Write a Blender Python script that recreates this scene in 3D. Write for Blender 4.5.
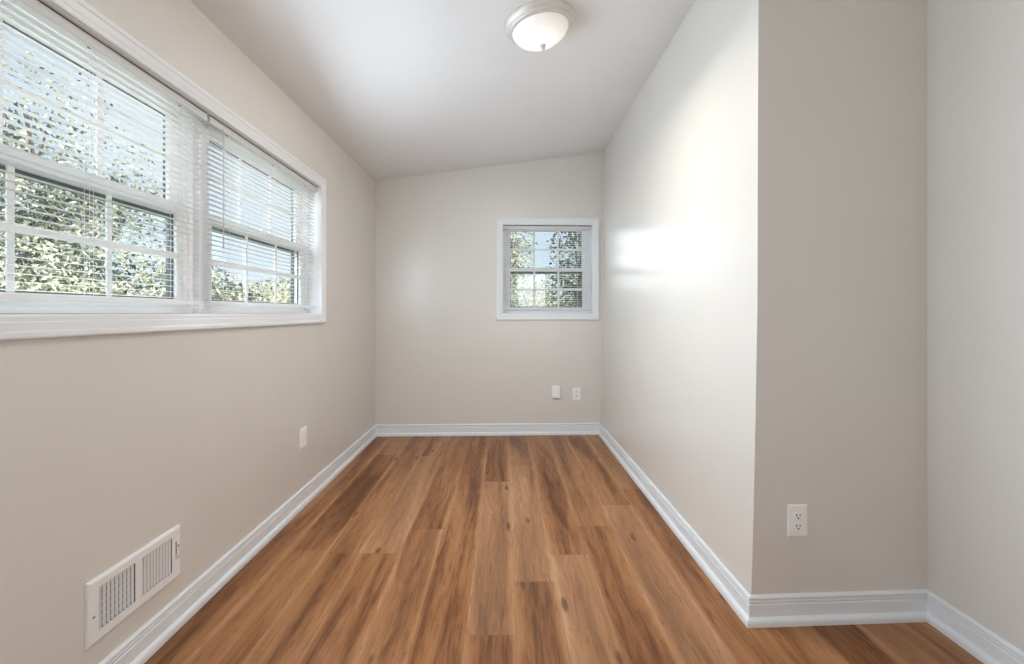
import bpy, bmesh, math, random
import numpy as np
from mathutils import Vector, Matrix

for o in list(bpy.data.objects):
    bpy.data.objects.remove(o)
scene = bpy.context.scene
COL = scene.collection
PI = math.pi

# ------------------------------------------------------------------ camera
cam_data = bpy.data.cameras.new('camera')
cam = bpy.data.objects.new('camera', cam_data)
COL.objects.link(cam)
cam.location = (0.0, 0.0, 1.15)
cam.rotation_euler = (PI / 2, 0, 0)
cam_data.sensor_width = 36.0
cam_data.lens = 470.0 / 1024.0 * 36.0
cam_data.shift_x = 8.0 / 1024.0
cam_data.shift_y = -19.0 / 1024.0
cam_data.clip_start = 0.02
cam_data.clip_end = 300
scene.camera = cam

# ------------------------------------------------------------------ exposure, world, sun
vs = scene.view_settings
vs.view_transform = 'Standard'
vs.look = 'None'
vs.gamma = 1.0
vs.use_curve_mapping = False
vs.exposure = 0.31
scene.cycles.max_bounces = 12
scene.cycles.diffuse_bounces = 8
scene.cycles.transparent_max_bounces = 24

SKY_STRENGTH = 0.82
SUN_ENERGY = 5
FILL_REAR = 20.0       # added fill light, unseen behind the camera (W)
DAY_SIDE = 25      # daylight entering by the side window (W)
DAY_TILT = 8
DAY_OUT = 50       # daylight falling on the outside of the side window (W)
LAMP_W = 11.5        # light thrown down by the lamp in view (W)
DAY_BACK = 0.8       # daylight entering by the back window (W)
DOME = 0.6           # radiance of the lamp glass in view

world = bpy.data.worlds.new('sky')
scene.world = world
world.use_nodes = True
nt = world.node_tree
nt.nodes.clear()
wo = nt.nodes.new('ShaderNodeOutputWorld')
bg = nt.nodes.new('ShaderNodeBackground')
tc = nt.nodes.new('ShaderNodeTexCoord')
sep = nt.nodes.new('ShaderNodeSeparateXYZ')
nt.links.new(tc.outputs['Generated'], sep.inputs[0])
grad = nt.nodes.new('ShaderNodeValToRGB')
e = grad.color_ramp.elements
e[0].position = 0.0; e[0].color = (0.86, 0.98, 1.07, 1)
e[1].position = 0.55; e[1].color = (0.42, 0.66, 0.95, 1)
x = grad.color_ramp.elements.new(0.12); x.color = (0.68, 0.88, 1.05, 1)
nt.links.new(sep.outputs['Z'], grad.inputs[0])
cl = nt.nodes.new('ShaderNodeTexNoise')
cl.inputs['Scale'].default_value = 3.2
cl.inputs['Detail'].default_value = 6
nt.links.new(tc.outputs['Generated'], cl.inputs['Vector'])
clr = nt.nodes.new('ShaderNodeValToRGB')
clr.color_ramp.elements[0].position = 0.38
clr.color_ramp.elements[1].position = 0.80
nt.links.new(cl.outputs['Fac'], clr.inputs[0])
mx = nt.nodes.new('ShaderNodeMixRGB')
mx.inputs[2].default_value = (1.0, 1.05, 1.1, 1)
nt.links.new(clr.outputs[0], mx.inputs[0])
nt.links.new(grad.outputs[0], mx.inputs[1])
nt.links.new(mx.outputs[0], bg.inputs[0])
bg.inputs[1].default_value = SKY_STRENGTH
nt.links.new(bg.outputs[0], wo.inputs[0])

sun_d = bpy.data.lights.new('sun', 'SUN')
sun_d.energy = SUN_ENERGY
sun_d.angle = math.radians(1.0)
sun_d.color = (1.0, 0.95, 0.86)
sun = bpy.data.objects.new('sun', sun_d)
COL.objects.link(sun)
sun.location = (6, -6, 12)
sun.rotation_euler = Vector((-0.62, 0.38, -0.68)).to_track_quat('-Z', 'Y').to_euler()

# soft daylight: as it leaves the blinds of the two windows, as it falls on them from outside, plus an added rear fill
DAYC = (0.73, 0.87, 1.0)
for nm_, loc_, rot_, sx_, sy_, pw_, cc_ in (
        ('daylight_side_window', (-1.10, 1.42, 1.57), (0, -PI / 2 + math.radians(DAY_TILT), math.radians(8)), 0.72, 0.92, DAY_SIDE / 2, DAYC),
        ('daylight_side_window', (-1.10, 2.45, 1.57), (0, -PI / 2 + math.radians(DAY_TILT), math.radians(8)), 0.72, 0.92, DAY_SIDE / 2, DAYC),
        ('daylight_back_window', (0.41, 4.40, 1.76), (-PI / 2, 0, 0.0), 0.76, 0.36, DAY_BACK, DAYC),
        ('added_rear_fill', (1.0, -1.6, 1.45), (PI / 2, 0, math.radians(58)), 1.0, 1.1, FILL_REAR, (0.96, 0.98, 1.0)),  # added fill behind the camera, turned to the left wall
        ('daylight_outside_side', (-2.10, 1.97, 1.95), (0, -PI / 2 + math.radians(20), 0), 1.3, 2.6, DAY_OUT, (0.93, 0.97, 1.0)),
        ('daylight_outside_back', (0.41, 5.3, 1.95), (-PI / 2 - math.radians(20), 0, 0.0), 1.2, 1.2, DAY_OUT * 0.16, (0.93, 0.97, 1.0))):
    ad_ = bpy.data.lights.new(nm_, 'AREA')
    ad_.shape = 'RECTANGLE'
    ad_.size, ad_.size_y = sx_, sy_
    ad_.energy = pw_
    ad_.color = cc_
    al_ = bpy.data.objects.new(nm_, ad_)
    COL.objects.link(al_)
    al_.location = loc_
    al_.rotation_euler = rot_


# ------------------------------------------------------------------ helpers
def obj(name, bm, mat=None, parent=None, smooth=False):
    me = bpy.data.meshes.new(name)
    bmesh.ops.recalc_face_normals(bm, faces=bm.faces[:])
    bm.to_mesh(me)
    bm.free()
    if smooth:
        for p in me.polygons:
            p.use_smooth = True
    o = bpy.data.objects.new(name, me)
    COL.objects.link(o)
    if mat:
        me.materials.append(mat)
    if parent:
        o.parent = parent
    return o


def empty(name, loc=(0, 0, 0), rz=0.0, rot=None):
    o = bpy.data.objects.new(name, None)
    COL.objects.link(o)
    o.location = loc
    o.rotation_euler = rot if rot else (0, 0, rz)
    o.empty_display_size = 0.1
    return o


def tag(o, label, cat, group=None):
    o['label'] = label
    o['category'] = cat
    if group:
        o['group'] = group
    return o


def struct(o):
    o['kind'] = 'structure'
    return o


def box(bm, x0, x1, y0, y1, z0, z1):
    v = [bm.verts.new((x, y, z)) for z in (z0, z1) for y in (y0, y1) for x in (x0, x1)]
    for f in ((0, 1, 3, 2), (4, 6, 7, 5), (0, 4, 5, 1), (2, 3, 7, 6), (0, 2, 6, 4), (1, 5, 7, 3)):
        bm.faces.new([v[i] for i in f])
    return v


def bbox(bm, x0, x1, y0, y1, z0, z1, b=0.002, seg=2):
    """box with rounded edges"""
    t = bmesh.new()
    box(t, x0, x1, y0, y1, z0, z1)
    bmesh.ops.bevel(t, geom=t.edges[:], offset=b, segments=seg, profile=0.5, affect='EDGES')
    merge(bm, t)


def merge(bm, t, M=None):
    if M is not None:
        t.transform(M)
    me = bpy.data.meshes.new('tmp')
    t.to_mesh(me)
    t.free()
    bm.from_mesh(me)
    bpy.data.meshes.remove(me)


def frame_ring(bm, a0, a1, b0, b1, prof, to3):
    """mitred rectangular frame: prof is a list of (outward distance, projection)"""
    loops = []
    for d, t in prof:
        loops.append([bm.verts.new(to3(p, q, t)) for p, q in
                      ((a0 - d, b0 - d), (a1 + d, b0 - d), (a1 + d, b1 + d), (a0 - d, b1 + d))])
    n = len(loops)
    for i in range(n):
        A, B = loops[i], loops[(i + 1) % n]
        for k in range(4):
            bm.faces.new((A[k], A[(k + 1) % 4], B[(k + 1) % 4], B[k]))


def lathe(bm, prof, n=64):
    rings = []
    for r, z in prof:
        if r < 1e-6:
            rings.append([bm.verts.new((0, 0, z))])
        else:
            rings.append([bm.verts.new((r * math.cos(2 * PI * k / n), r * math.sin(2 * PI * k / n), z)) for k in range(n)])
    for A, B in zip(rings, rings[1:]):
        for k in range(n):
            k2 = (k + 1) % n
            if len(A) == 1:
                bm.faces.new((A[0], B[k], B[k2]))
            elif len(B) == 1:
                bm.faces.new((A[k], A[k2], B[0]))
            else:
                bm.faces.new((A[k], A[k2], B[k2], B[k]))


def tube(bm, pts, radii, n=8):
    rings = []
    for i, p in enumerate(pts):
        p = Vector(p)
        a = Vector(pts[max(0, i - 1)]); b = Vector(pts[min(len(pts) - 1, i + 1)])
        d = (b - a).normalized()
        u = d.orthogonal().normalized() if i == 0 else (u - d * u.dot(d)).normalized()
        w = d.cross(u)
        r = radii[i] if isinstance(radii, (list, tuple)) else radii
        rings.append([bm.verts.new(p + u * r * math.cos(2 * PI * k / n) + w * r * math.sin(2 * PI * k / n)) for k in range(n)])
    for A, B in zip(rings, rings[1:]):
        for k in range(n):
            bm.faces.new((A[k], A[(k + 1) % n], B[(k + 1) % n], B[k]))
    bm.faces.new(rings[0][::-1]); bm.faces.new(rings[-1])


# ------------------------------------------------------------------ materials
def new_mat(name):
    m = bpy.data.materials.new(name)
    m.use_nodes = True
    b = m.node_tree.nodes['Principled BSDF']
    return m, m.node_tree, b


def simple(name, col, rough=0.5, metal=0.0, spec=0.5, mottle=0.0, scale=8.0, bump=0.0, bscale=300.0):
    m, t, b = new_mat(name)
    b.inputs['Base Color'].default_value = (*col, 1)
    b.inputs['Roughness'].default_value = rough
    b.inputs['Metallic'].default_value = metal
    b.inputs['Specular IOR Level'].default_value = spec
    co = t.nodes.new('ShaderNodeTexCoord')
    if mottle:
        n = t.nodes.new('ShaderNodeTexNoise')
        n.inputs['Scale'].default_value = scale
        n.inputs['Detail'].default_value = 4
        t.links.new(co.outputs['Object'], n.inputs['Vector'])
        r = t.nodes.new('ShaderNodeValToRGB')
        r.color_ramp.elements[0].position = 0.3
        r.color_ramp.elements[1].position = 0.7
        r.color_ramp.elements[0].color = (*[c * (1 - mottle) for c in col], 1)
        r.color_ramp.elements[1].color = (*[min(1, c * (1 + mottle)) for c in col], 1)
        t.links.new(n.outputs['Fac'], r.inputs[0])
        t.links.new(r.outputs[0], b.inputs['Base Color'])
    if bump:
        n = t.nodes.new('ShaderNodeTexNoise')
        n.inputs['Scale'].default_value = bscale
        n.inputs['Detail'].default_value = 2
        t.links.new(co.outputs['Object'], n.inputs['Vector'])
        bu = t.nodes.new('ShaderNodeBump')
        bu.inputs['Strength'].default_value = bump
        bu.inputs['Distance'].default_value = 0.001
        t.links.new(n.outputs['Fac'], bu.inputs['Height'])
        t.links.new(bu.outputs[0], b.inputs['Normal'])
    return m


WALL = simple('wall_paint', (0.712, 0.688, 0.648), rough=0.27, spec=0.5, mottle=0.012, scale=3, bump=0.12, bscale=220)
CEIL = simple('ceiling_paint', (0.80, 0.80, 0.80), rough=0.75, spec=0.3, mottle=0.01, scale=3, bump=0.1)
TRIM = simple('trim_paint', (0.79, 0.815, 0.845), rough=0.35, mottle=0.01, scale=6)
VINYL = simple('white_vinyl', (0.835, 0.835, 0.84), rough=0.35, mottle=0.008)
SLAT = simple('blind_vinyl', (0.90, 0.90, 0.90), rough=0.4, mottle=0.006)
_t = SLAT.node_tree
_tl = _t.nodes.new('ShaderNodeBsdfTranslucent')
_tl.inputs[0].default_value = (0.90, 0.90, 0.90, 1)
_mx = _t.nodes.new('ShaderNodeMixShader')
_mx.inputs[0].default_value = 0.40
_t.links.new(_t.nodes['Principled BSDF'].outputs[0], _mx.inputs[1])
_t.links.new(_tl.outputs[0], _mx.inputs[2])
_t.links.new(_mx.outputs[0], _t.nodes['Material Output'].inputs[0])
PLATE = simple('plate_plastic', (0.90, 0.90, 0.90), rough=0.35, mottle=0.006)
METALW = simple('white_enamel', (0.86, 0.87, 0.88), rough=0.4, mottle=0.008)
DUCT = simple('duct_dark', (0.34, 0.31, 0.28), rough=0.7, mottle=0.1)
DAMPER = simple('damper_steel', (0.66, 0.64, 0.61), rough=0.5, mottle=0.05)
SCREW = simple('screw_steel', (0.35, 0.33, 0.30), rough=0.4, metal=0.8, mottle=0.05)
DARK = simple('slot_dark', (0.03, 0.03, 0.03), rough=0.6, mottle=0.05)
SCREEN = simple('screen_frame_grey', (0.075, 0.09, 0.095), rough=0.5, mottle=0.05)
EXTF = simple('exterior_casing_dark', (0.11, 0.12, 0.12), rough=0.6, mottle=0.05)
NICKEL = simple('brushed_nickel', (0.68, 0.64, 0.59), rough=0.5, metal=0.45, mottle=0.02)
BARK = simple('bark', (0.16, 0.12, 0.09), rough=0.9, mottle=0.35, scale=20, bump=0.6, bscale=40)
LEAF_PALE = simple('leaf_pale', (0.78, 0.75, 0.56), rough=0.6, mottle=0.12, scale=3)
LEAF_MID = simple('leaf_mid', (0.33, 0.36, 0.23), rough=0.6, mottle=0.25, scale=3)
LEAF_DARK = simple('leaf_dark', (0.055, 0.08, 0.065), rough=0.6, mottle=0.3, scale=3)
GRASS = simple('grass_ground', (0.16, 0.20, 0.08), rough=0.9, mottle=0.3, scale=4, bump=0.8, bscale=60)
EXTWALL = simple('exterior_siding', (0.5, 0.47, 0.43), rough=0.8, mottle=0.05)


def glass_mat():
    m = bpy.data.materials.new('window_glass')
    m.use_nodes = True
    t = m.node_tree
    t.nodes.clear()
    out = t.nodes.new('ShaderNodeOutputMaterial')
    mixn = t.nodes.new('ShaderNodeMixShader')
    tr = t.nodes.new('ShaderNodeBsdfTransparent')
    tr.inputs[0].default_value = (0.96, 0.98, 0.98, 1)
    gl = t.nodes.new('ShaderNodeBsdfGlossy')
    gl.inputs['Roughness'].default_value = 0.02
    mixn.inputs[0].default_value = 0.05
    t.links.new(tr.outputs[0], mixn.inputs[1])
    t.links.new(gl.outputs[0], mixn.inputs[2])
    t.links.new(mixn.outputs[0], out.inputs[0])
    return m


GLASS = glass_mat()


def lamp_glass(power, tint):
    m = bpy.data.materials.new('lit_frosted_glass')
    m.use_nodes = True
    t = m.node_tree
    b = t.nodes['Principled BSDF']
    b.inputs['Base Color'].default_value = (0.85, 0.85, 0.83, 1)
    b.inputs['Roughness'].default_value = 0.25
    co = t.nodes.new('ShaderNodeTexCoord')
    ln = t.nodes.new('ShaderNodeVectorMath'); ln.operation = 'LENGTH'
    mul = t.nodes.new('ShaderNodeVectorMath'); mul.operation = 'MULTIPLY'
    mul.inputs[1].default_value = (1, 1, 0)
    t.links.new(co.outputs['Object'], mul.inputs[0])
    t.links.new(mul.outputs[0], ln.inputs[0])
    mr = t.nodes.new('ShaderNodeMapRange')
    mr.interpolation_type = 'SMOOTHSTEP'
    mr.inputs[1].default_value = 0.145; mr.inputs[2].default_value = 0.02
    mr.inputs[3].default_value = 0.15; mr.inputs[4].default_value = power
    t.links.new(ln.outputs['Value'], mr.inputs[0])
    b.inputs['Emission Color'].default_value = (*tint, 1)
    t.links.new(mr.outputs[0], b.inputs['Emission Strength'])
    return m


LAMPGLASS = lamp_glass(DOME, (1.0, 0.89, 0.77))

PLANK_W, PLANK_L, PLANK_X0 = 0.18, 1.53, -0.139
# where an end joint lies in each plank row, left wall to right (row -6 ... row 8)
JOINTS = [0.35, 0.90, 0.72, 1.45, 1.00, 0.55, 1.66, 0.47, 0.72, 1.00, 1.29, 0.10, 0.80, 0.30, 1.1]
JOINTS = [1.30, 0.75, 0.72, 2.25, 2.50, 1.53, 1.678, 2.012, 2.237, 2.537, 2.815, 3.07, 2.4, 2.0, 2.7]


def floor_mat():
    m, t, b = new_mat('wood_plank_floor')
    N, L = t.nodes.new, t.links.new

    def math_(op, a, bb=None, c=None):
        n = N('ShaderNodeMath'); n.operation = op
        for i, v in enumerate((a, bb, c)):
            if v is None:
                continue
            if isinstance(v, (int, float)):
                n.inputs[i].default_value = v
            else:
                L(v, n.inputs[i])
        return n.outputs[0]

    co = N('ShaderNodeTexCoord')
    sp = N('ShaderNodeSeparateXYZ')
    L(co.outputs['Object'], sp.inputs[0])
    X, Y = sp.outputs['X'], sp.outputs['Y']
    u = math_('DIVIDE', math_('SUBTRACT', X, PLANK_X0), PLANK_W)
    row = math_('FLOOR', u)
    fu = math_('SUBTRACT', u, row)
    ramp = N('ShaderNodeValToRGB')
    cr = ramp.color_ramp
    cr.interpolation = 'CONSTANT'
    n = len(JOINTS)
    for i, j in enumerate(JOINTS):
        pos = i / n
        el = cr.elements[i] if i < 1 else cr.elements.new(pos)
        el.position = pos
        el.color = (j / 4.0,) * 3 + (1,)
    cr.elements[-1].color = (JOINTS[-1] / 4,) * 3 + (1,)
    L(math_('DIVIDE', math_('ADD', row, 6.5), n), ramp.inputs[0])
    off = math_('MULTIPLY', ramp.outputs[0], 4.0)
    v = math_('DIVIDE', math_('SUBTRACT', Y, off), PLANK_L)
    col_ = math_('FLOOR', v)
    fv = math_('SUBTRACT', v, col_)
    cmb = N('ShaderNodeCombineXYZ')
    L(row, cmb.inputs[0]); L(col_, cmb.inputs[1])
    wn = N('ShaderNodeTexWhiteNoise'); wn.noise_dimensions = '2D'
    L(cmb.outputs[0], wn.inputs['Vector'])
    h = wn.outputs['Value']
    hs = N('ShaderNodeSeparateColor')
    L(wn.outputs['Color'], hs.inputs[0])

    rown = N('ShaderNodeTexWhiteNoise'); rown.noise_dimensions = '1D'
    L(row, rown.inputs['W'])
    hr_ = rown.outputs['Value']

    def grain(fx, fy, scale, detail, rough, dist, hm=37.0, whole_row=False):
        c = N('ShaderNodeCombineXYZ')
        if whole_row:
            L(math_('MULTIPLY_ADD', X, fx, math_('MULTIPLY_ADD', hr_, hm, math_('MULTIPLY', h, 0.35))), c.inputs[0])
            L(math_('MULTIPLY', Y, fy), c.inputs[1])
        else:
            L(math_('MULTIPLY_ADD', X, fx, math_('MULTIPLY', h, hm)), c.inputs[0])
            L(math_('MULTIPLY_ADD', Y, fy, math_('MULTIPLY', hs.outputs[1], 23.0)), c.inputs[1])
            L(math_('MULTIPLY', hs.outputs[2], 11.0), c.inputs[2])
        nn = N('ShaderNodeTexNoise')
        nn.inputs['Scale'].default_value = scale
        nn.inputs['Detail'].default_value = detail
        nn.inputs['Roughness'].default_value = rough
        nn.inputs['Distortion'].default_value = dist
        L(c.outputs[0], nn.inputs['Vector'])
        return nn.outputs['Fac'], c.outputs[0]

    broad, _ = grain(10.5, 0.8, 1.0, 3.0, 0.5, 0.5, 37.0, True)
    cath, _ = grain(26.0, 2.6, 1.0, 4.0, 0.6, 1.4)
    fine, _ = grain(210.0, 7.0, 1.0, 3.0, 0.6, 0.2)
    # flame shaped dark patches
    flame, _ = grain(15.0, 4.5, 1.0, 5.0, 0.65, 1.8, 53.0)
    tone = math_('ADD', math_('MULTIPLY', broad, 0.74), math_('MULTIPLY', cath, 0.36))
    tone = math_('ADD', tone, math_('MULTIPLY_ADD', fine, 0.30, -0.08))
    tone = math_('ADD', tone, math_('MULTIPLY_ADD', h, 0.10, -0.145))
    # pale sapwood along the edges of planks
    edge = math_('ABSOLUTE', math_('SUBTRACT', fu, 0.5))
    mr = N('ShaderNodeMapRange'); mr.interpolation_type = 'SMOOTHSTEP'
    mr.inputs[1].default_value = 0.36; mr.inputs[2].default_value = 0.5
    mr.inputs[3].default_value = 0.0; mr.inputs[4].default_value = 0.13
    L(edge, mr.inputs[0])
    tone = math_('ADD', tone, mr.outputs[0])
    cr2 = N('ShaderNodeValToRGB')
    E = cr2.color_ramp.elements
    stops = [(0.37, (0.125, 0.043, 0.012)), (0.46, (0.215, 0.083, 0.027)), (0.56, (0.315, 0.133, 0.047)),
             (0.67, (0.390, 0.185, 0.075)), (0.84, (0.520, 0.300, 0.155))]
    E[0].position, E[0].color = stops[0][0], (*stops[0][1], 1)
    E[1].position, E[1].color = stops[-1][0], (*stops[-1][1], 1)
    for p, c in stops[1:-1]:
        q = E.new(p); q.color = (*c, 1)
    L(tone, cr2.inputs[0])
    # some planks are printed paler and greyer than others
    pl = N('ShaderNodeMapRange'); pl.interpolation_type = 'SMOOTHSTEP'
    pl.inputs[1].default_value = 0.45; pl.inputs[2].default_value = 0.95
    pl.inputs[3].default_value = 0.0; pl.inputs[4].default_value = 0.22
    L(hs.outputs[0], pl.inputs[0])
    mixl = N('ShaderNodeMixRGB')
    mixl.inputs[2].default_value = (0.46, 0.285, 0.17, 1)
    L(pl.outputs[0], mixl.inputs[0]); L(cr2.outputs[0], mixl.inputs[1])
    cr2 = mixl
    # flames
    fr = N('ShaderNodeMapRange'); fr.interpolation_type = 'SMOOTHSTEP'
    fr.inputs[1].default_value = 0.60; fr.inputs[2].default_value = 0.76
    fr.inputs[3].default_value = 0.0; fr.inputs[4].default_value = 0.55
    L(flame, fr.inputs[0])
    mixf = N('ShaderNodeMixRGB'); mixf.blend_type = 'MULTIPLY'
    mixf.inputs[2].default_value = (0.52, 0.42, 0.33, 1)
    L(fr.outputs[0], mixf.inputs[0]); L(cr2.outputs[0], mixf.inputs[1])
    # short dark pores and checks
    pore, _ = grain(95.0, 9.0, 1.0, 2.0, 0.5, 0.6, 61.0)
    pr_ = N('ShaderNodeMapRange'); pr_.interpolation_type = 'SMOOTHSTEP'
    pr_.inputs[1].default_value = 0.60; pr_.inputs[2].default_value = 0.72
    pr_.inputs[3].default_value = 0.0; pr_.inputs[4].default_value = 0.60
    L(pore, pr_.inputs[0])
    mixp = N('ShaderNodeMixRGB'); mixp.blend_type = 'MULTIPLY'
    mixp.inputs[2].default_value = (0.5, 0.42, 0.36, 1)
    L(pr_.outputs[0], mixp.inputs[0]); L(mixf.outputs[0], mixp.inputs[1])
    mixf = mixp
    # knots
    c = N('ShaderNodeCombineXYZ')
    L(math_('MULTIPLY_ADD', X, 6.5, math_('MULTIPLY', h, 9.0)), c.inputs[0])
    L(math_('MULTIPLY_ADD', Y, 1.9, math_('MULTIPLY', h, 5.0)), c.inputs[1])
    vo = N('ShaderNodeTexVoronoi'); vo.voronoi_dimensions = '2D'
    vo.inputs['Scale'].default_value = 1.0
    L(c.outputs[0], vo.inputs['Vector'])
    kr = N('ShaderNodeMapRange'); kr.interpolation_type = 'SMOOTHSTEP'
    kr.inputs[1].default_value = 0.11; kr.inputs[2].default_value = 0.03
    kr.inputs[3].default_value = 0.0; kr.inputs[4].default_value = 0.75
    L(math_('ADD', vo.outputs['Distance'], math_('MULTIPLY_ADD', cath, 0.16, -0.08)), kr.inputs[0])
    vsep = N('ShaderNodeSeparateColor'); L(vo.outputs['Color'], vsep.inputs[0])
    gate = math_('GREATER_THAN', vsep.outputs[0], 0.78)
    mixk = N('ShaderNodeMixRGB')
    mixk.inputs[2].default_value = (0.10, 0.040, 0.016, 1)
    L(math_('MULTIPLY', kr.outputs[0], gate), mixk.inputs[0]); L(mixf.outputs[0], mixk.inputs[1])
    # seams
    du = math_('MULTIPLY', math_('SUBTRACT', 0.5, edge), PLANK_W)
    dv = math_('MULTIPLY', math_('SUBTRACT', 0.5, math_('ABSOLUTE', math_('SUBTRACT', fv, 0.5))), PLANK_L)
    d = math_('MINIMUM', du, dv)
    sr = N('ShaderNodeMapRange')
    sr.inputs[1].default_value = 0.0; sr.inputs[2].default_value = 0.0018
    sr.inputs[3].default_value = 0.35; sr.inputs[4].default_value = 0.0
    L(d, sr.inputs[0])
    mixs = N('ShaderNodeMixRGB')
    mixs.inputs[2].default_value = (0.13, 0.065, 0.03, 1)
    L(sr.outputs[0], mixs.inputs[0]); L(mixk.outputs[0], mixs.inputs[1])
    L(mixs.outputs[0], b.inputs['Base Color'])
    b.inputs['Roughness'].default_value = 0.42
    b.inputs['Specular IOR Level'].default_value = 0.3
    bu = N('ShaderNodeBump')
    bu.inputs['Strength'].default_value = 0.25
    bu.inputs['Distance'].default_value = 0.0006
    L(math_('SUBTRACT', fine, math_('MULTIPLY', sr.outputs[0], 2.0)), bu.inputs['Height'])
    L(bu.outputs[0], b.inputs['Normal'])
    return m


FLOOR = floor_mat()

# ------------------------------------------------------------------ room shell
XL = -1.205          # left wall
XS = 1.598           # side wall right of the camera
YB0, YB1 = 4.395, 4.461   # back wall at its left and right corners
YR = -2.3            # rear wall, behind the camera
XA = 0.912           # foot of the right wall
YA, YSB = 1.740, 1.775    # projecting wall face: its left and right ends
BACK_ANG = math.atan2(YB1 - YB0, XA - XL)


def zc(x, y):
    l = 2.348 + 0.0147 * (y - 1.811)
    r = 2.686 - 0.0038 * (y - 2.347)
    return l + (r - l) * (x - XL) / (0.942 - XL)


# floor
bm = bmesh.new()
box(bm, XL - 0.2, XS + 0.2, YR - 0.2, 4.75, -0.2, 0.0)
struct(obj('floor', bm, FLOOR))

# ceiling (slopes up from the window wall)
bm = bmesh.new()
xs = np.linspace(XL - 0.3, XS + 0.3, 8); ys = np.linspace(YR - 0.3, 4.85, 8)
g0 = [[bm.verts.new((x, y, zc(x, y))) for x in xs] for y in ys]
g1 = [[bm.verts.new((x, y, zc(x, y) + 0.2)) for x in xs] for y in ys]
for j in range(7):
    for i in range(7):
        bm.faces.new((g0[j][i], g0[j + 1][i], g0[j + 1][i + 1], g0[j][i + 1]))
        bm.faces.new((g1[j][i], g1[j][i + 1], g1[j + 1][i + 1], g1[j + 1][i]))
for i in range(7):
    bm.faces.new((g0[0][i], g0[0][i + 1], g1[0][i + 1], g1[0][i]))
    bm.faces.new((g0[7][i], g1[7][i], g1[7][i + 1], g0[7][i + 1]))
    bm.faces.new((g0[i][0], g1[i][0], g1[i + 1][0], g0[i + 1][0]))
    bm.faces.new((g0[i][7], g0[i + 1][7], g1[i + 1][7], g1[i][7]))
ceil = struct(obj('ceiling', bm, CEIL))

# openings in wall coordinates (along the wall, height)
LU0, LU1, LZ0, LZ1 = 0.86, 3.078, 1.145, 1.975        # left wall
BU0, BU1, BZ0, BZ1 = 1.193, 2.045, 1.145, 1.985       # back wall (from its left corner)
WT = 0.17


def wall_with_hole(name, length0, length1, u0, u1, z0, z1, topf, root_loc, rz):
    """wall slab in local x (along), y (outward), z with one rectangular hole"""
    bm = bmesh.new()

    def slab(a, b, lo, hi):
        def topz(u):
            return hi if hi is not None else topf(u)
        v = []
        for y in (0.0, WT):
            v.append([bm.verts.new((a, y, lo)), bm.verts.new((b, y, lo)), bm.verts.new((b, y, topz(b))), bm.verts.new((a, y, topz(a)))])
        A, B = v
        bm.faces.new(A); bm.faces.new(B[::-1])
        for k in range(4):
            bm.faces.new((A[k], B[k], B[(k + 1) % 4], A[(k + 1) % 4]))
    slab(length0, u0, -0.1, None)
    slab(u1, length1, -0.1, None)
    slab(u0, u1, -0.1, z0)
    slab(u0, u1, z1, None)
    o = obj(name, bm, WALL)
    o.location = root_loc
    o.rotation_euler = (0, 0, rz)
    return struct(o)


LROOT, LRZ = (XL, 0, 0), PI / 2
BROOT, BRZ = (XL, YB0, 0), BACK_ANG
wall_with_hole('wall_left', YR - 0.17, YB0 + 0.16, LU0, LU1, LZ0, LZ1, lambda u: zc(XL - 0.1, u) + 0.08, LROOT, LRZ)
wall_with_hole('wall_back', -0.0, 2.3, BU0, BU1, BZ0, BZ1, lambda u: zc(XL + u, 4.42) + 0.08, BROOT, BRZ)

# right wall and the projecting face beside it: one solid corner, slightly out of plumb near its foot
bm = bmesh.new()
lev = [(-0.1, 0.912), (0.1, 0.915), (0.33, 0.922), (0.64, 0.929), (1.15, 0.938), (2.3, 0.942), (None, 0.942)]
rings = []
for z, xa in lev:
    pts = [(xa, YA), (XS + 0.17, YSB + 0.009), (XS + 0.17, 4.75), (xa, 4.75)]
    rings.append([bm.verts.new((px, py, z if z is not None else zc(px, py) + 0.08)) for px, py in pts])
for A, B in zip(rings, rings[1:]):
    for k in range(4):
        bm.faces.new((A[k], A[(k + 1) % 4], B[(k + 1) % 4], B[k]))
bm.faces.new(rings[0][::-1]); bm.faces.new(rings[-1])
struct(obj('wall_right', bm, WALL))

bm = bmesh.new()
v = []
for y in (YR - 0.17, YSB + 0.012):
    for xx in (XS, XS + 0.17):
        v.append((xx, y))
lo = [bm.verts.new((a, b, -0.1)) for a, b in v]
hi = [bm.verts.new((a, b, zc(a, b) + 0.08)) for a, b in v]
for q in ((0, 1, 3, 2),):
    bm.faces.new([lo[i] for i in q]); bm.faces.new([hi[i] for i in q][::-1])
for a, b in ((0, 1), (1, 3), (3, 2), (2, 0)):
    bm.faces.new((lo[a], lo[b], hi[b], hi[a]))
struct(obj('wall_side', bm, WALL))

RROOT, RRZ = (XS, YR, 0), PI
RU0, RU1, RZ0_, RZ1_ = 0.60, 2.20, 0.80, 1.98  # opening for the added, unseen rear window
wall_with_hole('wall_rear', 0.0, XS - XL, RU0, RU1, RZ0_, RZ1_, lambda u: zc(XS - u, YR) + 0.08, RROOT, RRZ)

# ------------------------------------------------------------------ baseboards
BASE_PROF = [(0.0, 0.0), (0.0245, 0.0), (0.0245, 0.012), (0.0235, 0.018), (0.0210, 0.0235), (0.0170, 0.0275), (0.0125, 0.0295), (0.0098, 0.0300),
             (0.0098, 0.0725), (0.0085, 0.0745), (0.0062, 0.0755), (0.0062, 0.0770), (0.0082, 0.0785), (0.0094, 0.0810), (0.0094, 0.0860), (0.0080, 0.0878),
             (0.0055, 0.0888), (0.0055, 0.0905), (0.0085, 0.0922), (0.0112, 0.0950), (0.0115, 0.0990), (0.0095, 0.1035), (0.0055, 0.1065), (0.0, 0.1075)]
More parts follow.
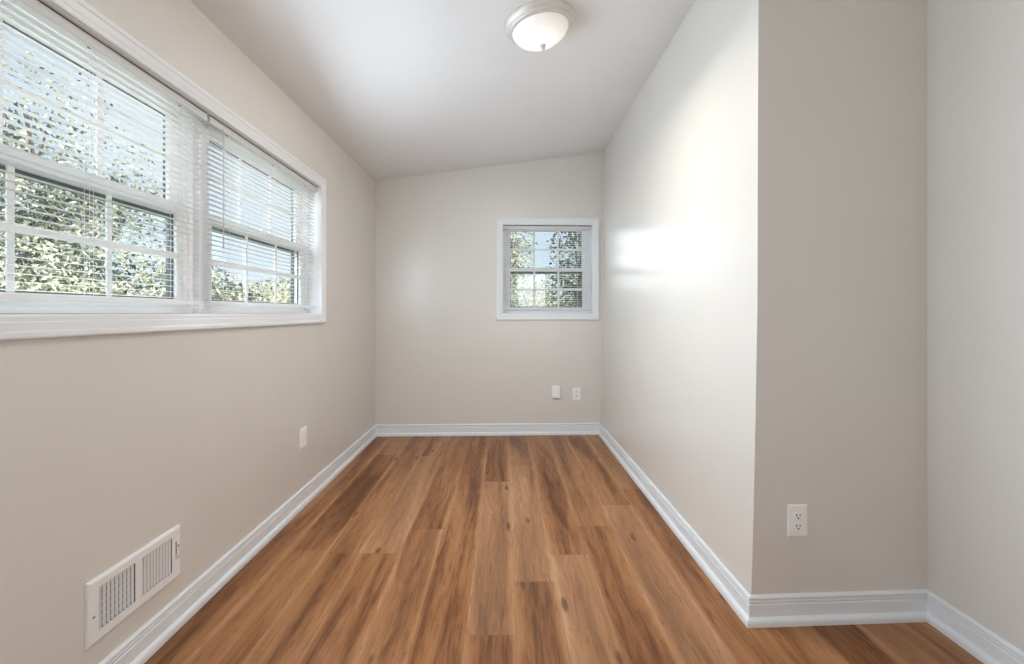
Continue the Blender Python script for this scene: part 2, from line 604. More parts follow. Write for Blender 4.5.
# the foot of the walls, walked with the room on the right-hand side
LOOP = [Vector(p) for p in ((XL, YR), (XL, YB0), (XA + 0.002, YB1), (XA, YA), (XS, YSB), (XS, YR))]


def loop_offset(k, t):
    n = len(LOOP)
    p0, p1, p2 = LOOP[(k - 1) % n], LOOP[k], LOOP[(k + 1) % n]
    d1 = (p1 - p0).normalized(); d2 = (p2 - p1).normalized()
    n1 = Vector((d1.y, -d1.x)); n2 = Vector((d2.y, -d2.x))
    mvec = (n1 + n2)
    mvec /= (1 + n1.dot(n2))
    return p1 + mvec * t


def baseboard(name, k):
    bm = bmesh.new()
    n = len(LOOP)
    A, B = [], []
    for t, z in BASE_PROF:
        a = loop_offset(k, t - 0.0); b = loop_offset((k + 1) % n, t)
        A.append(bm.verts.new((a.x, a.y, z))); B.append(bm.verts.new((b.x, b.y, z)))
    m = len(A)
    for i in range(m):
        bm.faces.new((A[i], A[(i + 1) % m], B[(i + 1) % m], B[i]))
    bm.faces.new(A[::-1]); bm.faces.new(B)
    struct(obj(name, bm, TRIM))


for nm, k in (('baseboard_left', 0), ('baseboard_back', 1), ('baseboard_right', 2), ('baseboard_front', 3), ('baseboard_side', 4), ('baseboard_rear', 5)):
    baseboard(nm, k)

# ------------------------------------------------------------------ window casings
CAS = [(-0.0, 0.0), (-0.0, -0.009), (0.004, -0.011), (0.016, -0.012), (0.019, -0.0135), (0.040, -0.0155), (0.044, -0.0185),
       (0.054, -0.0195), (0.058, -0.0185), (0.060, -0.016), (0.060, 0.0)]


def casing(name, loc, rz, u0, u1, z0, z1):
    root = struct(empty(name, loc, rz))
    bm = bmesh.new()
    frame_ring(bm, u0, u1, z0, z1, CAS, lambda p, q, t: (p, t, q))
    obj('casing', bm, TRIM, root)
    # jamb boards lining the opening
    bm = bmesh.new()
    frame_ring(bm, u0, u1, z0, z1, [(0.0, 0.0), (-0.003, 0.0), (-0.003, 0.085), (0.0, 0.085)], lambda p, q, t: (p, t, q))
    obj('jamb', bm, TRIM, root)
    return root


tr1 = casing('trim_1', LROOT, LRZ, LU0, LU1, LZ0, LZ1)
casing('trim_2', BROOT, BRZ, BU0, BU1, BZ0, BZ1)
casing('added_rear_trim', RROOT, RRZ, RU0, RU1, RZ0_, RZ1_)  # casing of the added rear window
MU0, MU1 = 1.945, 2.010
bm = bmesh.new()
bbox(bm, MU0, MU1, 0.055, WT, LZ0 + 0.004, LZ1 - 0.004, 0.002)
obj('mullion', bm, TRIM, tr1)


# ------------------------------------------------------------------ double-hung windows
def rect_frame(bm, u0, u1, z0, z1, wl, wr, wb, wt, y0, y1, b=0.003):
    """flat rectangular frame with given member widths"""
    o = [(u0, z0), (u1, z0), (u1, z1), (u0, z1)]
    i = [(u0 + wl, z0 + wb), (u1 - wr, z0 + wb), (u1 - wr, z1 - wt), (u0 + wl, z1 - wt)]
    i2 = [(u0 + wl - b, z0 + wb - b), (u1 - wr + b, z0 + wb - b), (u1 - wr + b, z1 - wt + b), (u0 + wl - b, z1 - wt + b)]
    loops = [[bm.verts.new((p, y1, q)) for p, q in o], [bm.verts.new((p, y0, q)) for p, q in o],
             [bm.verts.new((p, y0, q)) for p, q in i2], [bm.verts.new((p, y0 + b, q)) for p, q in i],
             [bm.verts.new((p, y1 - b, q)) for p, q in i], [bm.verts.new((p, y1, q)) for p, q in i2]]
    for k in range(len(loops)):
        A, B = loops[k], loops[(k + 1) % len(loops)]
        for c in range(4):
            bm.faces.new((A[c], A[(c + 1) % 4], B[(c + 1) % 4], B[c]))


def muntins(u0, u1, z0, z1, y0, y1, parent, w=0.019):
    bm = bmesh.new()
    for f in (1 / 3, 2 / 3):
        c = u0 + (u1 - u0) * f
        bbox(bm, c - w / 2, c + w / 2, y0, y1, z0, z1, 0.003)
    c = (z0 + z1) / 2
    bbox(bm, u0, u1, y0 + 0.0005, y1 - 0.0005, c - w / 2, c + w / 2, 0.003)
    obj('muntin_grid', bm, VINYL, parent)


def pane(u0, u1, z0, z1, y, parent):
    bm = bmesh.new()
    rect_frame(bm, u0, u1, z0, z1, 0.0075, 0.0075, 0.0075, 0.0085, y - 0.0035, y + 0.0035, 0.001)
    obj('gasket', bm, SCREEN, parent)
    bm = bmesh.new()
    box(bm, u0, u1, y - 0.002, y + 0.002, z0, z1)
    obj('pane', bm, GLASS, parent)


def window(name, loc, rz, u0, u1, z0, z1):
    root = struct(empty(name, loc, rz))
    u0 += 0.004; u1 -= 0.004; z0 += 0.004; z1 -= 0.004
    zt = z1
    # vinyl master frame
    bm = bmesh.new()
    rect_frame(bm, u0, u1, z0, z1, 0.022, 0.022, 0.020, 0.008, 0.078, WT)
    obj('window_frame', bm, VINYL, root)
    # lower sash, room side
    ZM = 1.549
    bm = bmesh.new()
    rect_frame(bm, u0 + 0.018, u1 - 0.018, z0 + 0.016, ZM + 0.036, 0.056, 0.056, 0.040, 0.036, 0.090, 0.120, 0.005)
    s = obj('lower_sash', bm, VINYL, root)
    gu0, gu1 = u0 + 0.074, u1 - 0.074
    gz0 = z0 + 0.056
    muntins(gu0 - 0.002, gu1 + 0.002, gz0 - 0.002, ZM + 0.002, 0.101, 0.109, s)
    pane(gu0 - 0.003, gu1 + 0.003, gz0 - 0.003, ZM + 0.003, 0.112, s)
    # upper sash, outer track
    bm = bmesh.new()
    rect_frame(bm, u0 + 0.018, u1 - 0.018, ZM + 0.002, z1 - 0.006, 0.056, 0.056, 0.036, 0.026, 0.1225, 0.1525, 0.005)
    s = obj('upper_sash', bm, VINYL, root)
    muntins(gu0 - 0.002, gu1 + 0.002, ZM + 0.036, z1 - 0.030, 0.1335, 0.1415, s)
    pane(gu0 - 0.003, gu1 + 0.003, ZM + 0.035, z1 - 0.029, 0.1445, s)
    # sash lock on the meeting rail
    bm = bmesh.new()
    cm = (u0 + u1) / 2
    bbox(bm, cm - 0.03, cm + 0.03, 0.094, 0.118, ZM + 0.036, ZM + 0.041, 0.0015)
    bbox(bm, cm - 0.012, cm + 0.012, 0.098, 0.116, ZM + 0.041, ZM + 0.052, 0.003)
    bbox(bm, cm - 0.006, cm + 0.034, 0.092, 0.099, ZM + 0.044, ZM + 0.050, 0.002)
    obj('sash_lock', bm, VINYL, root)
    # insect screen frame outside the lower sash
    bm = bmesh.new()
    rect_frame(bm, u0 + 0.023, u1 - 0.023, z0 + 0.022, ZM + 0.012, 0.004, 0.004, 0.014, 0.028, 0.157, 0.169, 0.002)
    obj('screen_frame', bm, SCREEN, root)
    # dark exterior casing
    bm = bmesh.new()
    rect_frame(bm, u0 - 0.05, u1 + 0.05, z0 - 0.05, z1 + 0.05, 0.062, 0.062, 0.062, 0.058, 0.1705, 0.186, 0.003)
    obj('exterior_casing', bm, EXTF, root)
    return root


window('window_1', LROOT, LRZ, LU0, MU0, LZ0, LZ1)
window('window_2', LROOT, LRZ, MU1, LU1, LZ0, LZ1)
window('window_3', BROOT, BRZ, BU0, BU1, BZ0, BZ1)
window('added_rear_window', RROOT, RRZ, RU0, RU1, RZ0_, RZ1_)  # added out of view to go with the rear fill light


# ------------------------------------------------------------------ mini blinds
def blind(loc, rz, u0, u1, ztop, label, wand=None, bracket=None):
    M = Matrix.Translation(loc) @ Matrix.Rotation(rz, 4, 'Z')
    c = (u0 + u1) / 2
    root = empty('mini_blind', M @ Vector((c, 0.03, ztop)), rz)
    tag(root, label, 'blind', 'white mini blinds in the windows')
    hw = (u1 - u0) / 2
    zt = 0.0
    # headrail: open-topped channel
    bm = bmesh.new()
    pr = [(-0.0155, 0.0), (-0.0155, -0.026), (-0.0135, -0.028), (0.0125, -0.028), (0.0145, -0.026), (0.0145, 0.0),
          (0.0130, 0.0), (0.0130, -0.0265), (-0.0140, -0.0265), (-0.0140, 0.0)]
    A = [bm.verts.new((-hw, y, z)) for y, z in pr]; B = [bm.verts.new((hw, y, z)) for y, z in pr]
    for i in range(len(pr)):
        bm.faces.new((A[i], A[(i + 1) % len(pr)], B[(i + 1) % len(pr)], B[i]))
    bm.faces.new(A[::-1]); bm.faces.new(B)
    for s in (-1, 1):
        bbox(bm, s * hw - 0.001, s * hw + 0.001, -0.0165, 0.0155, -0.029, 0.001, 0.0006, 1)
    hr = obj('headrail', bm, SLAT, root)
    cords = [-hw + 0.14, 0.0, hw - 0.14] if hw > 0.45 else [-hw + 0.13, hw - 0.13]
    for cx in cords:
        bm = bmesh.new()
        box(bm, cx - 0.006, cx + 0.006, -0.003, 0.003, -0.0286, -0.0279)
        obj('cord_hole', bm, DARK, hr)
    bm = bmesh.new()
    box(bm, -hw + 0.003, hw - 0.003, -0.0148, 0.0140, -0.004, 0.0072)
    obj('gap_shade_strip', bm, SCREEN, hr)  # shade of the gap above the headrail, put in as a dark strip
    # slats
    bm = bmesh.new()
    zb = 1.199 - ztop
    n = int(((-0.040) - zb - 0.012) / 0.021) + 1
    for i in range(n):
        z = -0.046 - i * 0.021
        rows = []
        for yy in (-0.0125, -0.0065, 0.0, 0.0065, 0.0125):
            zz = z + 0.0018 * (1 - (yy / 0.0125) ** 2) + yy * 0.06
            rows.append([bm.verts.new((-hw + 0.013, yy, zz)), bm.verts.new((hw - 0.013, yy, zz)),
                         bm.verts.new((-hw + 0.013, yy, zz - 0.0005)), bm.verts.new((hw - 0.013, yy, zz - 0.0005))])
        for a, b in zip(rows, rows[1:]):
            bm.faces.new((a[0], a[1], b[1], b[0])); bm.faces.new((a[2], b[2], b[3], a[3]))
            bm.faces.new((a[0], b[0], b[2], a[2])); bm.faces.new((a[1], a[3], b[3], b[1]))
        a = rows[0]; bm.faces.new((a[0], a[2], a[3], a[1]))
        a = rows[-1]; bm.faces.new((a[0], a[1], a[3], a[2]))
    obj('slats', bm, SLAT, root)
    # bottom rail
    bm = bmesh.new()
    bbox(bm, -hw + 0.009, hw - 0.009, -0.0130, 0.0130, zb - 0.018, zb, 0.004, 3)
    obj('bottom_rail', bm, SLAT, root)
    for cx in cords:
        bm = bmesh.new()
        for yy in (-0.0135, 0.0135):
            tube(bm, [(cx, yy, -0.0275), (cx, yy, zb - 0.004)], 0.0007, 5)
        tube(bm, [(cx + 0.003, 0.0, -0.0275), (cx + 0.003, 0.0, zb - 0.004)], 0.0006, 5)
        obj('ladder_cord', bm, SLAT, root)
    if wand is not None:
        wu, wz = wand
        bm = bmesh.new()
        tube(bm, [(wu - c, -0.0215, -0.040), (wu - c, -0.0215, wz - ztop)], 0.0032, 6)
        tube(bm, [(wu - c, -0.0145, -0.020), (wu - c, -0.0205, -0.024), (wu - c, -0.0215, -0.042)], 0.0018, 6)
        obj('tilt_wand', bm, PLATE_CLEAR, root)
    if bracket is not None:
        bm = bmesh.new()
        bbox(bm, bracket - c - 0.018, bracket - c + 0.018, -0.012, 0.012, zb - 0.034, zb - 0.014, 0.003)
        obj('hold_down_bracket', bm, VINYL, root)
    return root


PLATE_CLEAR = simple('wand_acrylic', (0.62, 0.64, 0.65), rough=0.2, mottle=0.01)
ZH = LZ1 - 0.008
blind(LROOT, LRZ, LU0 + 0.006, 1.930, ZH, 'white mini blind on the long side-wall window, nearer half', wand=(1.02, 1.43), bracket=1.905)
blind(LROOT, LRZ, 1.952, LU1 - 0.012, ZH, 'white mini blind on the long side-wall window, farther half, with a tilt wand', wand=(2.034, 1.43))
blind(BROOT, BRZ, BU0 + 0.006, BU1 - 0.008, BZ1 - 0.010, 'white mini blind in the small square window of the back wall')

# ------------------------------------------------------------------ ceiling light
def ceiling_lamp(lx, ly, label, glass, watts=0.0):
    lz = zc(lx, ly)
    dzx = (zc(lx + 0.1, ly) - zc(lx - 0.1, ly)) / 0.2
    dzy = (zc(lx, ly + 0.1) - zc(lx, ly - 0.1)) / 0.2
    light = empty('ceiling_light', (lx, ly, lz), rot=(math.atan(dzy), -math.atan(dzx), 0))
    tag(light, label, 'ceiling light')
    light.scale = (1.01, 1.01, 1.12)
    bm = bmesh.new()
    lathe(bm, [(0.0, 0.0), (0.169, 0.0), (0.1695, -0.004), (0.168, -0.012), (0.163, -0.019), (0.156, -0.023), (0.1545, -0.026), (0.1555, -0.030),
               (0.152, -0.036), (0.145, -0.040), (0.138, -0.040), (0.136, -0.036), (0.0, -0.030)], 96)
    obj('rim', bm, NICKEL, light, smooth=True)
    bm = bmesh.new()
    pr = []
    for k in range(25):
        a = k / 24 * PI / 2
        pr.append((0.137 * math.cos(a), -0.036 - 0.066 * math.sin(a) ** 1.15))
    pr[-1] = (0.0, pr[-1][1])
    lathe(bm, pr, 96)
    obj('glass_dome', bm, glass, light, smooth=True)
    bm = bmesh.new()
    lathe(bm, [(0.0, -0.1015), (0.015, -0.1035), (0.016, -0.106), (0.013, -0.109), (0.008, -0.110), (0.0075, -0.112), (0.011, -0.114),
               (0.0115, -0.118), (0.009, -0.121), (0.005, -0.1235), (0.0, -0.1245)], 32)
    obj('finial', bm, NICKEL, light, smooth=True)
    if watts:
        ld = bpy.data.lights.new('lamp_light', 'AREA')
        ld.shape = 'DISK'
        ld.size = 0.24
        ld.energy = watts
        ld.color = (1.0, 0.91, 0.80)
        lo = bpy.data.objects.new('lamp_light', ld)
        COL.objects.link(lo)
        lo.parent = light
        lo.location = (0, 0, -0.128)
        # level it, and lean it a little towards the window wall
        lo.rotation_euler = (-math.atan(dzy), math.atan(dzx) + math.radians(9), 0)
    return light


ceiling_lamp(0.17, 2.286, 'round flush ceiling light with nickel rim and lit frosted glass dome', LAMPGLASS, LAMP_W)


# ------------------------------------------------------------------ wall plates and outlets
def rounded_slot(bm, cx, cz, w, h, y0, y1, r):
    """prism with rounded corners in the wall plane"""
    pts = []
    for sx, sz, a0 in ((1, 1, 0), (-1, 1, 90), (-1, -1, 180), (1, -1, 270)):
        for k in range(5):
            a = math.radians(a0 + k * 22.5)
            pts.append((cx + sx * (w / 2 - r) + r * math.cos(a), cz + sz * (h / 2 - r) + r * math.sin(a)))
    A = [bm.verts.new((p, y0, q)) for p, q in pts]; B = [bm.verts.new((p, y1, q)) for p, q in pts]
    n = len(pts)
    for k in range(n):
        bm.faces.new((A[k], A[(k + 1) % n], B[(k + 1) % n], B[k]))
    bm.faces.new(A[::-1]); bm.faces.new(B)


def plate_shape(w, h, t=0.006):
    bm = bmesh.new()
    lp = []
    for ins, y in ((0.0, 0.0), (0.0, -t * 0.45), (0.0025, -t * 0.85), (0.006, -t)):
        a, b = w / 2 - ins, h / 2 - ins
        lp.append([bm.verts.new((p, y, q)) for p, q in ((-a, -b), (a, -b), (a, b), (-a, b))])
    for A, B in zip(lp, lp[1:]):
        for k in range(4):
            bm.faces.new((A[k], A[(k + 1) % 4], B[(k + 1) % 4], B[k]))
    bm.faces.new(lp[0][::-1]); bm.faces.new(lp[-1])
    return bm


def outlet(M_loc, rz, w, h, label):
    root = empty('power_outlet', M_loc, rz)
    tag(root, label, 'outlet', 'white outlets and plates on the walls')
    t = 0.006
    obj('cover_plate', plate_shape(w, h, t), PLATE, root)
    for s in (1, -1):
        cz = s * 0.0195
        bm = bmesh.new()
        # receptacle face: round with flat top and bottom
        pts = []
        for k in range(40):
            a = 2 * PI * k / 40
            pts.append((0.0172 * math.cos(a), max(-0.0140, min(0.0140, 0.0172 * math.sin(a)))))
        A = [bm.verts.new((p, -t + 0.001, cz + q)) for p, q in pts]
        B = [bm.verts.new((p, -t - 0.0016, cz + q)) for p, q in pts]
        C_ = [bm.verts.new((p * 0.94, -t - 0.0022, cz + q * 0.94)) for p, q in pts]
        for k in range(40):
            bm.faces.new((A[k], A[(k + 1) % 40], B[(k + 1) % 40], B[k]))
            bm.faces.new((B[k], B[(k + 1) % 40], C_[(k + 1) % 40], C_[k]))
        bm.faces.new(A[::-1]); bm.faces.new(C_)
        r = obj('receptacle', bm, PLATE, root)
        bm = bmesh.new()
        y0, y1 = -t - 0.0026, -t - 0.0010
        box(bm, -0.0080, -0.0049, y0, y1, cz - 0.0020, cz + 0.0080)
        box(bm, 0.0049, 0.0078, y0, y1, cz - 0.0010, cz + 0.0075)
        rounded_slot(bm, 0.0, cz - 0.0080, 0.0062, 0.0064, y0, y1, 0.0030)
        obj('slot', bm, DARK, r)
    bm = bmesh.new()
    lathe(bm, [(0.0, 0.0), (0.0034, 0.0), (0.0034, 0.0012), (0.0024, 0.002), (0.0, 0.002)], 16)
    bm.transform(Matrix.Translation((0, -t + 0.0002, 0)) @ Matrix.Rotation(PI / 2, 4, 'X'))
    obj('screw', bm, PLATE, root)
    return root


def wallpt(loc, rz, u, w, z):
    return (Matrix.Translation(loc) @ Matrix.Rotation(rz, 4, 'Z')) @ Vector((u, w, z))


# projecting wall beside the camera
fa = math.atan2(YSB - YA, XS - XA)
fx = (796.6 - 504) * 1.750 / 470
fy = YA + (fx - 0.922) * math.tan(fa)
outlet((fx, fy - 0.0005, 1.15 - (520.8 - 313) * 1.744 / 470), fa, 0.0768, 0.119, 'white duplex power outlet on the grey-beige wall face that juts out')
# back wall, right of the pair
bx = (577.0 - 504) * 4.44 / 470
outlet(wallpt(BROOT, BRZ, bx - XL, -0.0005, 1.15 - 81.0 * 4.44 / 470), BRZ, 0.080, 0.119, 'white duplex power outlet low on the back wall, right one of the pair')

# back wall, left of the pair: a small surface box
bx = (556.2 - 504) * 4.42 / 470
sb = empty('surface_box', wallpt(BROOT, BRZ, bx - XL, -0.0005, 1.15 - 79.7 * 4.42 / 470), BRZ)
tag(sb, 'small white surface-mounted jack box low on the back wall, left one of the pair', 'jack box', 'white outlets and plates on the walls')
bm = bmesh.new()
bbox(bm, -0.040, 0.040, -0.006, 0.0, -0.062, 0.062, 0.002)
obj('back_plate', bm, PLATE, sb)
bm = bmesh.new()
bbox(bm, -0.038, 0.038, -0.030, -0.0055, -0.050, 0.060, 0.004, 3)
obj('cover', bm, PLATE, sb)
bm = bmesh.new()
bbox(bm, -0.014, 0.014, -0.027, -0.008, -0.0525, -0.0495, 0.001, 1)
obj('jack', bm, DARK, sb)

# left wall: plate with a flat rectangular insert
lp = empty('wall_plate', wallpt(LROOT, LRZ, 2.815, -0.0005, 1.15 - (437.4 - 313) * 2.815 / 470), LRZ)
tag(lp, 'white wall plate with flat rectangular insert, low on the window wall', 'outlet', 'white outlets and plates on the walls')
obj('cover_plate', plate_shape(0.088, 0.116, 0.007), PLATE, lp)
bm = bmesh.new()
bbox(bm, -0.017, 0.017, -0.0098, -0.006, -0.034, 0.034, 0.0012)
ins = obj('insert', bm, PLATE, lp)
bm = bmesh.new()
for s in (1, -1):
    cz = s * 0.018
    box(bm, -0.0076, -0.0052, -0.0102, -0.009, cz - 0.0015, cz + 0.0075)
    box(bm, 0.0052, 0.0074, -0.0102, -0.009, cz - 0.0005, cz + 0.0070)
for s in (1, -1):
    sbm = bmesh.new()
    lathe(sbm, [(0.0, 0.0), (0.0034, 0.0), (0.0034, 0.0012), (0.0024, 0.002), (0.0, 0.002)], 16)
    sbm.transform(Matrix.Translation((0, -0.0068, s * 0.048)) @ Matrix.Rotation(PI / 2, 4, 'X'))
    obj('screw', sbm, PLATE, lp)
bm.free()

# ------------------------------------------------------------------ air register on the left wall
GU0, GU1, RZ0, RZ1 = 1.351, 1.738, 0.181, 0.370
rc = (GU0 + GU1) / 2
rzc = (RZ0 + RZ1) / 2
reg = empty('air_register', wallpt(LROOT, LRZ, rc, -0.0005, rzc), LRZ)
tag(reg, 'white metal wall register with two banks of upright fins above the baseboard', 'air vent')
W2, H2 = (GU1 - GU0) / 2, (RZ1 - RZ0) / 2
banks = [(1.386 - rc, 1.524 - rc), (1.549 - rc, 1.692 - rc)]
OZ0, OZ1 = 0.215 - rzc, 0.341 - rzc
# face plate: bevelled rim, two openings
bm = bmesh.new()
T = 0.010
frame_ring(bm, -W2 + 0.016, W2 - 0.016, -H2 + 0.016, H2 - 0.016, [(0.0, -T), (0.008, -T), (0.0145, -T * 0.7), (0.016, -T * 0.15), (0.016, 0.0), (0.0, 0.0)],
           lambda p, q, t: (p, t, q))
iu0, iu1, iz0, iz1 = -W2 + 0.016, W2 - 0.016, -H2 + 0.016, H2 - 0.016
for a, b, c, d in ((iu0, banks[0][0], iz0, iz1), (banks[0][1], banks[1][0], iz0, iz1), (banks[1][1], iu1, iz0, iz1),
                   (banks[0][0], banks[0][1], iz0, OZ0), (banks[0][0], banks[0][1], OZ1, iz1),
                   (banks[1][0], banks[1][1], iz0, OZ0), (banks[1][0], banks[1][1], OZ1, iz1)):
    box(bm, a, b, -T, -T + 0.0015, c, d)
obj('face_plate', bm, METALW, reg)
bm = bmesh.new()
box(bm, iu0, iu1, -0.0012, -0.0004, iz0, iz1)
obj('duct_opening', bm, DUCT, reg)
for bi, (a, b) in enumerate(banks):
    n = 9 if bi == 0 else 10
    for k in range(n):
        bm = bmesh.new()
        cu = a + (b - a) * (k + 0.5) / n
        ang = math.radians(38 if bi == 0 else 52)
        t = bmesh.new()
        bbox(t, -0.0008, 0.0008, -0.0075, 0.0045, OZ0 - 0.001, OZ1 + 0.001, 0.0003, 1)
        t.transform(Matrix.Translation((cu, -0.0045, 0)) @ Matrix.Rotation(ang, 4, 'Z') @ Matrix.Scale(0.62, 4, Vector((0, 1, 0))))
        merge(bm, t)
        obj('fin', bm, METALW, reg)
bm = bmesh.new()
for k in range(6):
    z = OZ0 + (OZ1 - OZ0) * (k + 0.5) / 6
    box(bm, banks[0][0], banks[0][1], -0.0026, -0.0014, z - 0.0022, z + 0.0022)
obj('damper_bars', bm, DAMPER, reg)
# lever slot, lever and screws
bm = bmesh.new()
ul = 1.712 - rc
box(bm, ul - 0.002, ul + 0.002, -T - 0.0006, -T + 0.0005, -0.006, 0.042)
obj('lever_slot', bm, DARK, reg)
bm = bmesh.new()
bbox(bm, ul - 0.003, ul + 0.003, -T - 0.014, -T, -0.020, -0.006, 0.002)
obj('damper_lever', bm, DAMPER, reg)
for su, sz in ((-W2 + 0.018, -0.012), (W2 - 0.014, 0.022)):
    bm = bmesh.new()
    lathe(bm, [(0.0, 0.0), (0.0042, 0.0), (0.0042, 0.001), (0.003, 0.002), (0.0, 0.0022)], 16)
    bm.transform(Matrix.Translation((su, -T + 0.0002, sz)) @ Matrix.Rotation(PI / 2, 4, 'X'))
    obj('screw', bm, SCREW, reg)

# ------------------------------------------------------------------ outside: ground and trees
GZ = -0.6
bm = bmesh.new()
n = 24
gv = [[bm.verts.new((-40 + 80 * i / n, -30 + 80 * j / n, GZ - 0.02 - 0.1 * math.sin(i * 1.7) * math.cos(j * 1.3) ** 2)) for i in range(n + 1)] for j in range(n + 1)]
for j in range(n):
    for i in range(n):
        bm.faces.new((gv[j][i], gv[j][i + 1], gv[j + 1][i + 1], gv[j + 1][i]))
gr = struct(obj('ground', bm, GRASS))


def leaves(name, blobs, count, size, mix, parent, seed):
    """scattered leaf blades inside ellipsoid blobs (cx,cy,cz,rx,ry,rz)"""
    rg = np.random.default_rng(seed)
    vol = np.array([b[3] * b[4] * b[5] for b in blobs]); vol = vol ** 0.8 / (vol ** 0.8).sum()
    idx = rg.choice(len(blobs), count, p=vol)
    B = np.array(blobs)[idx]
    d = rg.normal(size=(count, 3)); d /= np.linalg.norm(d, axis=1)[:, None]
    r = rg.random(count) ** 0.45
    cen = B[:, :3] + d * r[:, None] * B[:, 3:6]
    a = rg.normal(size=(count, 3)); a /= np.linalg.norm(a, axis=1)[:, None]
    b = np.cross(a, rg.normal(size=(count, 3))); b /= np.linalg.norm(b, axis=1)[:, None]
    nn = np.cross(a, b)
    s = size * (0.6 + 0.8 * rg.random(count))[:, None]
    # a pointed, folded blade of four triangles-as-quads
    p0 = cen - a * s
    p1 = cen + b * s * 0.48 + nn * s * 0.15
    p2 = cen + a * s
    p3 = cen - b * s * 0.48 + nn * s * 0.15
    V = np.stack([p0, p1, p2, p3], 1).reshape(-1, 3)
    me = bpy.data.meshes.new(name)
    F = [(4 * i, 4 * i + 1, 4 * i + 2) for i in range(count)] + [(4 * i, 4 * i + 2, 4 * i + 3) for i in range(count)]
    me.from_pydata(V.tolist(), [], F)
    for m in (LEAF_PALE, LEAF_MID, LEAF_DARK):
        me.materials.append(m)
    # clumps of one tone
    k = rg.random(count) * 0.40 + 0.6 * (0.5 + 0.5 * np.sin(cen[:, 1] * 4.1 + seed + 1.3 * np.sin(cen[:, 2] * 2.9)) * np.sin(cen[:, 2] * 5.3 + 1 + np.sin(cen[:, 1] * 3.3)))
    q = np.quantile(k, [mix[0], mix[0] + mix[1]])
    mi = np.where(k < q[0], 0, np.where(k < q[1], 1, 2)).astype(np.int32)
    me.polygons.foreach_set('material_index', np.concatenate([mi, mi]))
    me.update()
    o = bpy.data.objects.new(name, me)
    COL.objects.link(o)
    o.parent = parent
    return o


def tree(name, label, cat, x, y, blobs, count, size, mix, seed, trunk_r=0.12, stems=1):
    root = empty(name, (x, y, GZ))
    tag(root, label, cat, 'trees and shrubs outside the windows')
    rg = random.Random(seed)
    bm = bmesh.new()
    for s in range(stems):
        for b in (blobs if s == 0 else blobs[:1]):
            c = Vector(b[:3])
            base = Vector((0.10 * s * math.cos(s * 2.1), 0.10 * s * math.sin(s * 2.1), 0))
            mid = base.lerp(c, 0.5) + Vector((rg.uniform(-.08, .08), rg.uniform(-.08, .08), c.z * 0.1))
            tube(bm, [base, base.lerp(mid, 0.5) + Vector((0, 0, c.z * 0.06)), mid, mid.lerp(c, 0.6), c], [trunk_r, trunk_r * 0.8, trunk_r * 0.6, trunk_r * 0.4, trunk_r * 0.15], 7)
            for q in range(4):
                dd = Vector((rg.uniform(-1, 1) * b[3], rg.uniform(-1, 1) * b[4], rg.uniform(-.3, .9) * b[5])) * 0.7
                tube(bm, [mid.lerp(c, 0.5), c + dd * 0.5, c + dd], [trunk_r * 0.3, trunk_r * 0.2, trunk_r * 0.06], 5)
    obj('trunk', bm, BARK, root)
    leaves('foliage', blobs, count, size, mix, root, seed)
    return root


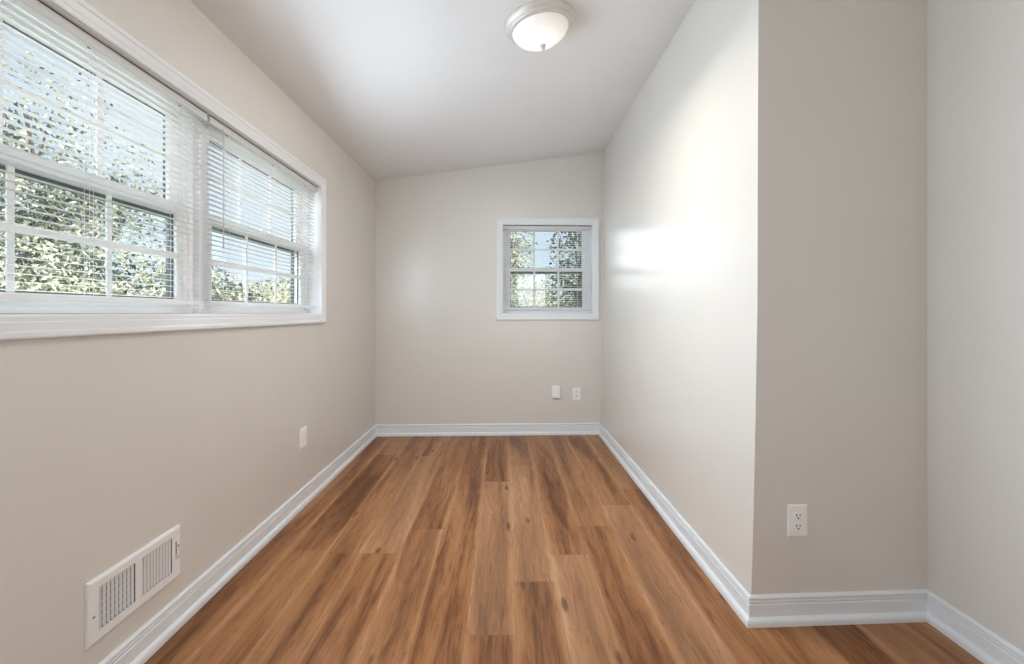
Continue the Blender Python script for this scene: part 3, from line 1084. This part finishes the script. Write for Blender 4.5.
# seen through the left windows
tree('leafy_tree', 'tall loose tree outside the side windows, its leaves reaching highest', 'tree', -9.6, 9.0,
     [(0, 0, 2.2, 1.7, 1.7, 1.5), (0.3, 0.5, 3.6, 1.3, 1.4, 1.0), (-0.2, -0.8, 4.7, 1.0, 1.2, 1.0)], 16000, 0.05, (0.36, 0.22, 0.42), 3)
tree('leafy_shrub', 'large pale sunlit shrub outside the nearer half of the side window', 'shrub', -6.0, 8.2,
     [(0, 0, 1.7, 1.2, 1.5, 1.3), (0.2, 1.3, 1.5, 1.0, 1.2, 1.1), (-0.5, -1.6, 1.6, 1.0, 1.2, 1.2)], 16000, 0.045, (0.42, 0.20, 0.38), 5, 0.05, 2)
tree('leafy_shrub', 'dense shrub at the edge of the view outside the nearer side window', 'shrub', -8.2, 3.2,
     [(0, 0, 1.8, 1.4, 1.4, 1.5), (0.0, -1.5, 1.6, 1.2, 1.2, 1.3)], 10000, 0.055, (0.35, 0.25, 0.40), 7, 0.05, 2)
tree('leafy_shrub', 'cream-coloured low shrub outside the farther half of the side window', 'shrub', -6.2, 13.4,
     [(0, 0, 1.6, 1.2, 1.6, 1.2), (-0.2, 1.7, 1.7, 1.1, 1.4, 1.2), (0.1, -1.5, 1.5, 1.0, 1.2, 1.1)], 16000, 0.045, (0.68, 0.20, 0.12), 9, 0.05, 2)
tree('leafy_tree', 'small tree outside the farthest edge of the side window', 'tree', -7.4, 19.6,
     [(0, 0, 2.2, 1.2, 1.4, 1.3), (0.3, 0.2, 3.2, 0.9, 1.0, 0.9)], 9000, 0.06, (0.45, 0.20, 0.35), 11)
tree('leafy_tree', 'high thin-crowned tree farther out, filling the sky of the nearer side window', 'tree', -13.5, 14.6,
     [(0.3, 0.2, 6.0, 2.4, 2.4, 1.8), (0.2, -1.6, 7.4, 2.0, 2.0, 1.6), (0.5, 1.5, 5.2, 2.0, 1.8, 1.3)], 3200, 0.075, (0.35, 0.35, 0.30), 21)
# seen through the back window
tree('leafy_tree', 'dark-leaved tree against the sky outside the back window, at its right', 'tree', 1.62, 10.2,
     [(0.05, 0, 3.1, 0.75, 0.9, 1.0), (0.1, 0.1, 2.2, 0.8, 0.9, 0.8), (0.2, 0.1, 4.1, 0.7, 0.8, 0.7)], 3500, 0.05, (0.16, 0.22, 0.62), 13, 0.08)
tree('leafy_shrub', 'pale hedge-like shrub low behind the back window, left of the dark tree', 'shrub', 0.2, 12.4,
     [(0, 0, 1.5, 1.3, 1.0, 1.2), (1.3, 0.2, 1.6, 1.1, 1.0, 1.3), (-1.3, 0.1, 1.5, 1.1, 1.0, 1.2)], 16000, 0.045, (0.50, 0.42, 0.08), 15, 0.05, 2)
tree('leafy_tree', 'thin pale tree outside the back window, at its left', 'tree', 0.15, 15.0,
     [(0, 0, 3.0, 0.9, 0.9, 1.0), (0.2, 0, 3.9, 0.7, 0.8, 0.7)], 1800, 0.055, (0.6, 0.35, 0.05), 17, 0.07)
